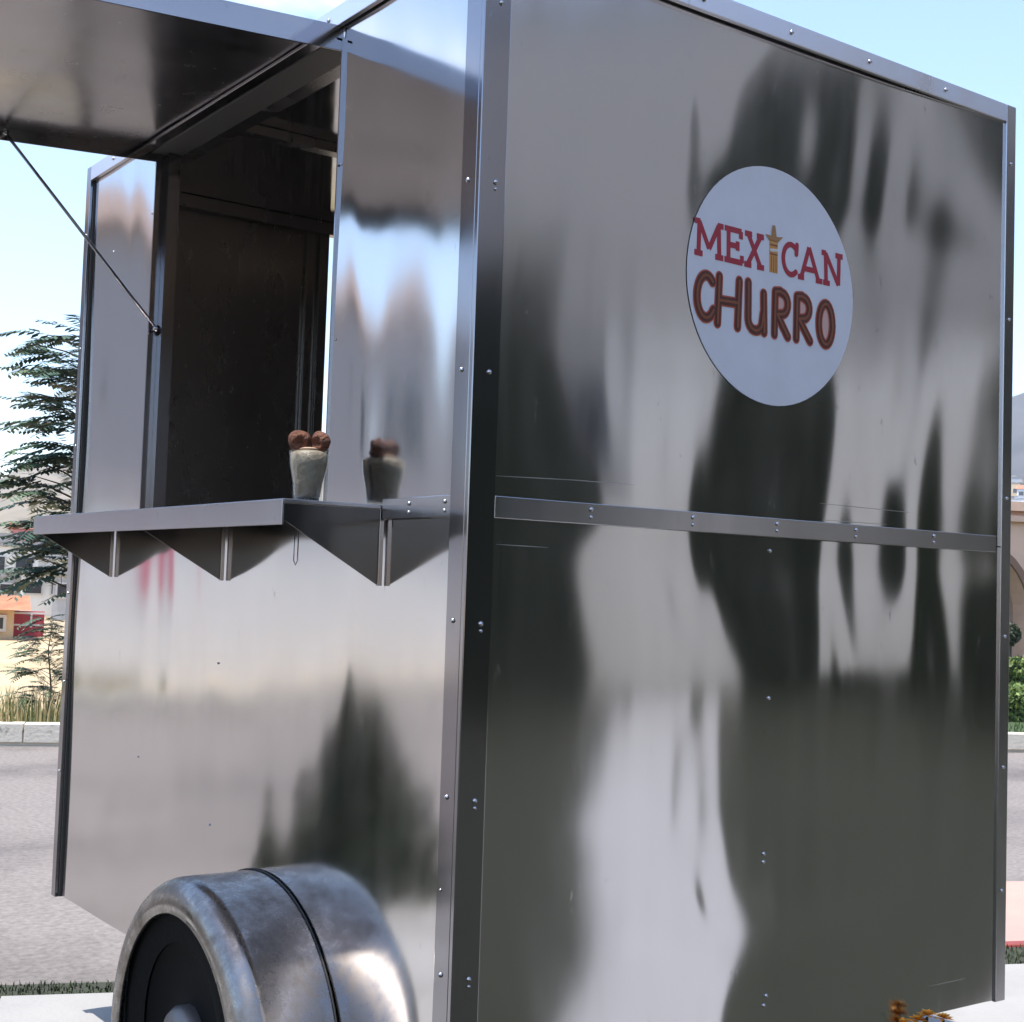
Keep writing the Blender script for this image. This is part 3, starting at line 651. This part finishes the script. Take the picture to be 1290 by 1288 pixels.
# unseen hedges and house added so the end wall mirrors dark and bright bands
def env(q, dist): p = P0+D0*dist+LAT*q; return float(p[0]), float(p[1])
HEDGE_M = [mat('added_hedge_a', (.022, .030, .013), .7), mat('added_hedge_b', (.032, .042, .018), .7)]
def tall_hedge(label, q0, q1, h, seed, d=10.7):
    c = env((q0+q1)/2, d); hd = empty('tall_hedge', (c[0], c[1], .1), math.atan2(LAT[1], LAT[0])); tag(hd, label, 'hedge'); hw = (q1-q0)/2
    def pf_(r):
        k = r.randrange(5); x_ = r.uniform(-hw, hw); y_ = r.uniform(-.35, .35); z_ = r.uniform(0, h)
        if k < 3: y_ = .35+r.gauss(0, .02)
        elif k == 3: x_ = (-hw if r.random() < .5 else hw)+r.gauss(0, .012)
        else: z_ = h+r.gauss(0, .08)
        return (x_, y_, z_)
    link('foliage', leaf_mesh('foliage', pf_, int(4200*max(1.2, q1-q0)), .06, HEDGE_M, seed), None, hd)
    MB().box(-hw+.03, hw-.03, -.30, .30, -.1, h-.06).build('branches', HEDGE_M[0], hd)
tall_hedge('added tall hedge left of the path, shaped to mirror as a dark band beside the corner', -6.5, Q1, 4.3, 51)
tall_hedge('added tall hedge right of the path, shaped to mirror dark beside the bright band', Q2, G1A-.02, 5.9, 52)
tall_hedge('added knee high hedge, leaving a gap that mirrors as a grey patch', G1A, G1B, .5, 53)
tall_hedge('added narrow hedge block, shaped to mirror dark between two gaps', G1B+.02, G2A-.02, 6.2, 54)
tall_hedge('added low hedge near the garden end, leaving a gap that mirrors as a pale streak', G2A, G2B, .6, 55)
tall_hedge('added tall hedge at the garden end, shaped to mirror dark beyond the low stretch', G2B+.02, 9, 5.4, 56)
x, y = env(1.5, 18.2); dense_tree('round_tree', 'broad dark tree behind the white house, mirrored above the hedge', x, y, .1, 7.6, 1.7, 2.0, 9000, 13, cyp=False, leaf=.13)
x, y = env(4.6, 14.4); dense_tree('round_tree', 'broad dark tree beside the white house, mirrored near the end wall edge', x, y, .1, 6.4, 1.8, 2.0, 9000, 14, cyp=False, leaf=.13)

def house(name, label, cx, cy, z, wx, wy, h, rz, wallm, roofm, group=None, win=(2, 1), flat=False, door=True, cat='house', base=2.0):
    hs = empty(name, (cx, cy, z), rz); tag(hs, label, cat, group)
    MB().box(-wx/2, wx/2, -wy/2, wy/2, -base, h).build('wall', wallm, hs)
    if flat: MB().box(-wx/2-.12, wx/2+.12, -wy/2-.12, wy/2+.12, h+.002, h+.22).build('roof', roofm, hs)
    else:
        rz_ = min(wx, wy)*.28
        MB().add([(-wx/2-.3, -wy/2-.3, h+.01), (wx/2+.3, -wy/2-.3, h+.01), (wx/2+.3, wy/2+.3, h+.01), (-wx/2-.3, wy/2+.3, h+.01), (-wx/2-.3, 0, h+rz_), (wx/2+.3, 0, h+rz_)],
                 [(0, 1, 5, 4), (2, 3, 4, 5), (0, 4, 3), (1, 2, 5), (3, 2, 1, 0)]).build('roof', roofm, hs)
    nx, nz = win; wm = mat('window_dark', (.03, .035, .045), .15); fm = mat('window_frame', (.6, .58, .55), .6)
    for i in range(nx):
        for k in range(nz):
            u = -wx/2+wx*(i+.5)/nx; zz = h*(k+.42)/nz; ww, hh = min(.75, wx/nx*.3), min(.65, h/nz*.24)
            fr = MB().box(u-ww-.06, u+ww+.06, -wy/2-.05, -wy/2+.02, zz-hh-.06, zz+hh+.06).build('window', fm, hs)
            MB().box(u-ww, u+ww, -wy/2-.06, -wy/2-.02, zz-hh, zz+hh).build('pane', wm, fr)
    if door: MB().box(wx*.5/max(nx, 1)*.55-.45, wx*.5/max(nx, 1)*.55+.45, -wy/2-.04, -wy/2+.03, -.02, 2.05).build('door', mat('house_door', (.10, .05, .03), .6), hs)
    return hs
SLATE_ = mat('coping', (.4, .39, .38), .8)
WHITE = mat('white_wall', (.80, .79, .77), .85, var=.08, scale=1.2)
TERRA = mat('terracotta', (.42, .16, .08), .85, var=.3, scale=3)
x, y = env(.9, DIST+5.0)
hs = house('added_house', 'added white house facing the trailer, unseen, set to mirror as the bright band', x, y, .1, 9.4, 5, 8.4, math.atan2(LAT[1], LAT[0])+math.pi, WHITE, mat('parapet', (.62, .60, .57), .8), win=(2, 1), flat=True, door=False)
MB().box(-4.705, 4.705, -2.505, 2.505, 4.25, 8.6).build('upper_storey', mat('grey_storey', (.36, .345, .335), .85, var=.08), hs)  # added grey storey, so the sheet's top mirrors it instead of sky
# unseen path to the house, added and tapered to mirror as the bright band
a = np.array(env(-.30, .35)); b = np.array(env(-.32, DIST)); wv = LAT*.34
mb = MB(); mb.add([(*(a-wv*.45), .116), (*(a+wv*.75), .116), (*(b+wv), .116), (*(b-wv), .116)], [(0, 1, 2, 3)])
tag(mb.build('added_path', mat('pale_path', (.34, .34, .345), .85, var=.08, scale=2)), kind='structure')

# --- compound-leaf tree behind the far kerb
def frond(v, f, mi, rng, p, d, length, npair, nm):
    d = d.normalized(); droop = rng.uniform(.1, .5); sd = d.cross(Vector((0, 0, 1))).normalized(); pts = []
    for i in range(npair+1):
        u = i/npair; pts.append(p+d*length*u+Vector((0, 0, -droop*length*u*u)))
    k = len(v); q = rng.randrange(nm)
    for i in range(npair):
        a, b = pts[i], pts[i+1]; k = len(v); v += [a-sd*.003, a+sd*.003, b+sd*.002, b-sd*.002]; f.append((k, k+1, k+2, k+3)); mi.append(q)
    for i in range(1, npair+1):
        u = i/npair; ll = length*.34*(1-.50*u)*(.55+.45*min(1, u*4)); dd = (pts[i]-pts[i-1]).normalized()
        for s in (-1, 1):
            o = (sd*s*.85+dd*.45+Vector((0, 0, -rng.uniform(.05, .4)))).normalized(); w_ = ll*.18; k = len(v); a = pts[i]; side = o.cross(Vector((0, 0, 1))).normalized()
            v += [a, a+o*ll*.5+side*w_, a+o*ll, a+o*ll*.5-side*w_]; f.append((k, k+1, k+2, k+3)); mi.append(q)
def pinnate(name, label, base, H, spread, nbr, seed, flen, mats, low=.3, cat='tree'):
    rng = random.Random(seed); t = empty(name, base); tag(t, label, cat)
    tk = MB(); tk.tube([(0, 0, -.1), (.02, .03, H*.35), (-.03, 0, H*.7), (.0, .02, H*.93)], [.045*H/3.75, .034*H/3.75, .02*H/3.75, .008*H/3.75], 8)
    v = []; f = []; mi = []
    for i in range(nbr):
        u = low+(1-low)*(i+rng.random())/nbr; z = H*u*.93; a = i*2.4+rng.uniform(-.4, .4); le = spread*(.95-.28*u)*rng.uniform(.4, .85)
        o = Vector((math.cos(a), math.sin(a), rng.uniform(.1, .55))).normalized(); s0 = Vector((0, 0, z)); tip = s0+o*le
        tk.tube([s0, (s0+tip)/2+Vector((0, 0, .03)), tip], [.012*H/3.75, .008*H/3.75, .003*H/3.75], 5, False)
        for k in range(6):
            p = s0.lerp(tip, .35+.65*(k+.3)/6); aa = a+rng.uniform(-1.5, 1.5)
            frond(v, f, mi, rng, p, Vector((math.cos(aa), math.sin(aa), rng.uniform(-.05, .6))), flen*rng.uniform(.7, 1.2), 13, len(mats))
    tk.build('trunk', BARK, t, True)
    me = bpy.data.meshes.new('crown'); me.from_pydata([tuple(q) for q in v], [], f)
    for m in mats: me.materials.append(m)
    me.polygons.foreach_set('material_index', mi); link('crown', me, None, t); return t
p = at_depth(104, 885, 12.9); pinnate('feathery_tree', 'slender young tree with feathery leaves behind the far kerb', (p[0], p[1], .02), 3.75, 1.25, 70, 21, .54, LEAF, .31)
p = at_depth(62, 880, 12.5); pinnate('leafy_shrub', 'small bushy green shrub in the dry grass below the feathery tree', (p[0], p[1], .02), .95, .5, 34, 22, .22, [LEAF[1], LEAF[0]], .15, 'shrub')
# white wall added across the street to mirror below the shelf, then grey house and trees
bw = empty('added_wall', (*ts(-13, 11.4)[:2], 0), ROTE); tag(bw, 'added white wall across the street, unseen, set to mirror below the shelf', 'wall')
MB().box(-9.5, 7.5, 0, .2, -.1, 2.25).build('wall', WHITE, bw); MB().box(-9.55, 7.55, -.05, .25, 2.252, 2.33).build('coping', SLATE_, bw)
MB().box(2.3, 2.9, -.03, -.001, 1.15, 2.1).build('added_panel', mat('pink_panel', (.62, .16, .22), .5), bw)  # added panel, there to mirror as a small pink patch
house('grey_house', 'grey two storey house with tiled roof behind the boundary wall', *ts(-15.5, 17.5)[:2], 0, 15, 6, 6.4, ROTE, mat('grey_render', (.42, .40, .41), .85, var=.1), mat('brown_tile', (.24, .165, .13), .85, var=.3, scale=3), None, (3, 2), False, False)
for i, (t_, s_, h_, r_) in enumerate([(-10.2, 22.5, 9.5, 2.6), (-17.5, 23, 9.8, 2.8)]):
    p = ts(t_, s_); dense_tree('tall_tree', ['tall dark tree behind the grey house, right of its roof ridge', 'tall dark tree behind the grey house, left of its roof ridge'][i], p[0], p[1], 0, h_, r_, 2.0, 7000, 33+i, LEAFD, cyp=False, leaf=.2)
dc = empty('added_conifer', (-1.55, 3.0, .1)); tag(dc, 'added cone shaped conifer on the verge, unseen, shaped to mirror as a dark triangle', 'shrub')  # unseen conifer added to give the side sheet a dark mirrored wedge
MB().tube([(0, 0, -.05), (0, 0, .6)], [.03, .008], 8).build('trunk', BARK, dc, True)
def cone(r):
    u = r.random()**1.6; a = r.uniform(0, 6.28); d = .50*(1-u)*(.80+.20*math.sin(a*5+u*9))*r.random()**.35; return (math.cos(a)*d, math.sin(a)*d, .02+.86*u)
link('crown', leaf_mesh('crown', cone, 6000, .028, LEAFD, 36), None, dc)
# ================================================================== ARCADE BUILDING (right)
PEACHW = mat('peach_wall', (.80, .51, .37), .85, var=.08, scale=2)
PEACHL = mat('peach_inner', (.80, .58, .50), .85, var=.06, scale=2); BRN = mat('arch_band', (.27, .15, .10), .8)
ac = at_depth(1214, 754, 21.0); tA, sA = to_ts(ac)
arc_b = empty('arcade_building', (*ts(tA, sA)[:2], 0), ROTE); tag(arc_b, 'low peach building with a row of round arches behind clipped hedges', 'building')
HT = 2.78; zs = 1.20; ra = 1.10; bay = 3.1
def arch_wall(u0, mb, th):
    ns = 20; prev = None
    xs = [u0-bay/2, u0-ra]+[u0+ra*math.cos(math.pi-math.pi*i/ns) for i in range(1, ns)]+[u0+ra, u0+bay/2]
    def zb(x): return 0 if abs(x-u0) > ra-1e-6 else zs+math.sqrt(max(0, ra*ra-(x-u0)**2))
    mb.box(u0-bay/2+.001, u0-ra, 0, th, -.2, HT); mb.box(u0+ra, u0+bay/2-.001, 0, th, -.2, HT)
    a = [(u0+ra*math.cos(math.pi-math.pi*i/ns), zs+ra*math.sin(math.pi*i/ns)) for i in range(ns+1)]
    for i in range(ns):
        (xa, za), (xb, zb_) = a[i], a[i+1]
        mb.add([(xa, 0, za), (xb, 0, zb_), (xb, 0, HT), (xa, 0, HT), (xa, th, za), (xb, th, zb_), (xb, th, HT), (xa, th, HT)], [(0, 1, 2, 3), (7, 6, 5, 4), (0, 4, 5, 1), (3, 2, 6, 7)])
def arch_band(u0):
    mb = MB(); ns = 20
    for i in range(ns):
        q = []
        for a in (math.pi*i/ns, math.pi*(i+1)/ns):
            for r_ in (ra-.004, ra+.10):
                for yy in (-.03, .02): q.append((u0+r_*math.cos(a), yy, zs+r_*math.sin(a)))
        mb.add(q, [(0, 2, 6, 4), (0, 4, 5, 1), (2, 3, 7, 6)])
    return mb
for k in range(-1, 4):
    mb = MB(); arch_wall(k*bay, mb, .42); mb.build('arch_bay', PEACHW, arc_b)
    arch_band(k*bay).build('arch_moulding', BRN, arc_b)
MB().box(-1.5*bay, 3.5*bay, 2.0, 2.3, -.2, HT).build('inner_wall', PEACHL, arc_b)
MB().box(-1.5*bay, 3.5*bay, .02, 2.3, HT+.002, HT+.12).build('roof', PEACHW, arc_b)
MB().box(-1.5*bay-.05, 3.5*bay+.05, -.09, .02, HT-.16, HT-.07).build('cornice', PEACHW, arc_b)
MB().box(-1.5*bay-.05, 3.5*bay+.05, -.12, .42, HT+.0, HT+.14).build('parapet', PEACHW, arc_b)
dw = on_plane(1287, 760, 1, 0)
MB().box(.88, 1.0, 1.9, 1.998, -.1, 1.75).build('inner_column', BRN, arc_b)  # brown strip standing for the dark side of an inner column
# hedges
def hedge(name, label, t0, t1, s0, s1, z0, z1, n, seed, cat='hedge'):
    def pf_(r):
        t, s, z = r.uniform(t0, t1), r.uniform(s0, s1), z0+(z1-z0)*r.random()
        k = r.randrange(3)
        if k == 0: z = z1+r.gauss(0, .02)
        elif k == 1: s = s0+r.gauss(0, .02)
        x_, y_, _ = ts(t, s); return (x_, y_, z)
    hd = empty(name, (*ts((t0+t1)/2, (s0+s1)/2)[:2], z0)); tag(hd, label, cat)
    me = leaf_mesh('foliage', pf_, n, .045, [mat('hedge_a', (.16, .22, .05), .6), mat('hedge_b', (.11, .16, .04), .6)], seed)
    o = link('foliage', me, None, hd); o.location = (-hd.location[0], -hd.location[1], -hd.location[2])
    mb = MB(); slab(mb, t0+.05, t1-.05, s0+.05, s1-.05, z0-.1, z1-.05); c = mb.build('branches', LEAFD[0], hd); c.location = o.location
    return hd
hp = at_depth(1262, 893, 16.2); tH, sH = to_ts(hp); hedge('clipped_hedge', 'low clipped hedge on the lawn in front of the arches', tH-1.2, tH+2.6, sH-.2, sH+.4, .03, .40, 7000, 41)
hp = at_depth(1262, 860, 18.6); tH, sH = to_ts(hp); hedge('clipped_hedge', 'taller clipped hedge close against the arches', tH-1.2, tH+2.6, sH-.2, sH+.5, .03, .62, 7000, 42)
pp = at_depth(1272, 780, 19.8); tP, sP = to_ts(pp)
bp_ = empty('potted_shrub', (*ts(tP, sP)[:2], .03)); tag(bp_, 'dark ball shaped shrub on a short stem under the arch', 'shrub')
def ball(r):
    q = Vector((r.gauss(0, 1), r.gauss(0, 1), r.gauss(0, 1))).normalized()*.16*r.random()**.3; return (q.x, q.y, .92+q.z)
link('crown', leaf_mesh('crown', ball, 900, .03, LEAFD, 43), None, bp_)
MB().tube([(0, 0, 0), (0, 0, .85)], .03, 7).build('stem', BARK, bp_, True)

# ================================================================== TOWN BEHIND THE FIELD (left) AND UNDER THE MOUNTAIN (right)
OCH = mat('ochre_wall', (.62, .46, .28), .85, var=.1); PNK = mat('pink_wall', (.62, .22, .25), .8, var=.1); GRY = mat('grey_wall', (.46, .46, .47), .85, var=.1); SLATE = mat('grey_roof', (.33, .32, .32), .8)
REDW = mat('red_wall', (.45, .06, .08), .7)
def face_cam(p): return math.atan2(p[1]-CAM[1], p[0]-CAM[0])-math.pi/2
def town(name, label, px, py, dep, wx, h, wallm, roofm, flat=True, win=(2, 1), group=None, wy=4.0):
    p = at_depth(px, py, dep); return house(name, label, p[0], p[1], p[2], wx, wy, h, face_cam(p), wallm, roofm, group, win, flat, False)
town('small_house', 'small ochre house with an orange tiled roof at the field edge', -17, 795, 28.5, 1.0, .45, OCH, TERRA, False, (1, 1), wy=1.6)
rw = at_depth(30, 790, 29.5); wl = empty('painted_wall', (rw[0], rw[1], rw[2]), face_cam(rw)); tag(wl, 'low red painted wall with white bands beyond the ochre field', 'wall')
MB().box(-.34, .40, 0, .15, -.6, .33).build('panel', REDW, wl)
for z in (.02, .27): MB().box(-.345, .405, -.012, .0, z, z+.04).build('band', WHITE, wl)
MB().box(.12, .16, -.014, 0, -.01, .31).build('post', WHITE, wl)
specs = [(12, 728, 60, 2.2, 1.3, WHITE, SLATE, True), (58, 752, 48, 1.6, .75, WHITE, SLATE, True), (22, 752, 52, 1.5, .7, GRY, SLATE, True), (80, 735, 62, 2.4, 1.0, WHITE, GRY, True), (-8, 700, 90, 2.6, 1.2, GRY, SLATE, True), (96, 757, 45, 1.4, .8, GRY, SLATE, True)]
lab = ['two window white house past the red wall', 'low white shed behind the feathery tree', 'low grey shed in front of the white house', 'long low white house behind the feathery tree', 'flat roofed grey house at the foot of the hill', 'grey shed close to the trailer edge beyond the field']
for sp, lb in zip(specs, lab): town('town_house', lb, *sp[:3], sp[3], sp[4], sp[5], sp[6], sp[7], (2, 1))
town('pink_house', 'small pink house at the foot of the tan hill', 32, 682, 110, 2.0, .9, PNK, TERRA, False, (1, 1))
rngh = random.Random(9)
for i in range(26):
    left = i < 15
    px = rngh.uniform(-10, 112) if left else rngh.uniform(1256, 1305); dep = rngh.uniform(150, 330) if left else rngh.uniform(410, 500)
    dd = ray(px, 700); az = math.atan2(dd[1], dd[0]); x, y = CAM[0]+dep*math.cos(az), CAM[1]+dep*math.sin(az); z = hill_h(az, dep)-.3
    wm_, cn_ = rngh.choice([(WHITE, 'white'), (GRY, 'grey'), (OCH, 'ochre'), (WHITE, 'white')])
    fl_ = rngh.random() < .7; rm_, rn_ = (SLATE, 'grey') if fl_ or rngh.random() < .4 else (TERRA, 'red')
    house('hill_house', ('tiny %s house under a %s %s roof on the tan hillside' if left else 'tiny %s house under a %s %s roof above the peach arcade') % (cn_, 'flat' if fl_ else 'pitched', rn_), x, y, z, rngh.uniform(4, 8), 5, rngh.uniform(2.4, 4.5), face_cam((x, y))+rngh.uniform(-.5, .5), wm_, rm_, 'houses on the far hillside' if left else 'houses below the mountain', (3, 1), fl_, False, base=5)
# bushes dotted on the hill foot
for i in range(22):
    left = i < 12
    px = rngh.uniform(-10, 112) if left else rngh.uniform(1256, 1300); dep = rngh.uniform(70, 200) if left else rngh.uniform(150, 330)
    dd = ray(px, 700); az = math.atan2(dd[1], dd[0]); x, y = CAM[0]+dep*math.cos(az), CAM[1]+dep*math.sin(az); z = hill_h(az, dep)-.3
    dense_tree('far_tree', 'small dark tree among the houses over the field' if left else 'small dark tree among the houses above the arcade', x, y, z, rngh.uniform(2.2, 4), rngh.uniform(1.0, 1.8), .4, 500, 60+i, LEAF, group='trees among the hill houses' if left else 'trees above the arcade', leaf=.3, cyp=False)

# ================================================================== ORANGE FLOWERS AT THE TRAILER'S FOOT
fp = on_plane(1168, 1279, 1, -.045); fr = empty('marigold', (fp[0], fp[1], .12)); tag(fr, 'orange flowering marigold at the foot of the end wall', 'flower')
PET = mat('petal', (.75, .30, .02), .6, var=.3, scale=60); STM = mat('stem_green', (.02, .03, .01), .7); fz = fp[2]-.12
for i, (dx, dzz) in enumerate([(0, 0), (.035, -.006), (-.05, -.02), (.07, -.03), (-.02, -.012)]):
    c = Vector((RT[0]*dx, RT[1]*dx, fz+dzz)); MB().tube([(c.x*.3, c.y*.3, 0), (c.x*.6, c.y*.6, fz*.5), (c.x, c.y, c.z-.004)], .003, 6).build('stem', STM, fr, True)
    rg2 = random.Random(i); mb = MB()
    for ring, (nr_, rl, el) in enumerate([(11, .024, 12), (9, .018, 40), (6, .012, 65)]):
        for k in range(nr_):
            a = 2*math.pi*(k+rg2.random()*.4)/nr_; e = R(el+rg2.uniform(-10, 10)); d = Vector((math.cos(a)*math.cos(e), math.sin(a)*math.cos(e), math.sin(e))); s = Vector((-math.sin(a), math.cos(a), 0))
            mb.add([c, c+d*rl*.6+s*.005, c+d*rl+Vector((0, 0, -.002)), c+d*rl*.6-s*.005], [(0, 1, 2, 3)])
    mb.build('bloom', PET, fr)
mb = MB(); rg2 = random.Random(77)
for k in range(70):
    a = rg2.uniform(0, 6.28); z = rg2.uniform(.03, fz-.028); rl = rg2.uniform(.01, .06); c = Vector((math.cos(a)*rl, math.sin(a)*rl, z)); d = Vector((math.cos(a), math.sin(a), rg2.uniform(-.3, .4))).normalized()*.024; s = d.cross(Vector((0, 0, 1))).normalized()*.007
    mb.add([c, c+d*.5+s, c+d, c+d*.5-s], [(0, 1, 2, 3)])
mb.build('leaves', STM, fr)

# ================================================================== HAZE
hz = MB().box(-1150, 1150, -1150, 1150, -1.6, 190).build('haze', None)
hm = bpy.data.materials.new('haze_air'); hm.use_nodes = True; t = hm.node_tree; t.nodes.remove(t.nodes['Principled BSDF'])
pv = t.nodes.new('ShaderNodeVolumePrincipled'); pv.inputs['Color'].default_value = (.80, .86, .95, 1); pv.inputs['Density'].default_value = .00032; pv.inputs['Anisotropy'].default_value = .2
t.links.new(pv.outputs['Volume'], t.nodes['Material Output'].inputs['Volume']); hz.data.materials.append(hm); tag(hz, 'thin pale air haze over the whole valley', 'haze', kind='stuff')
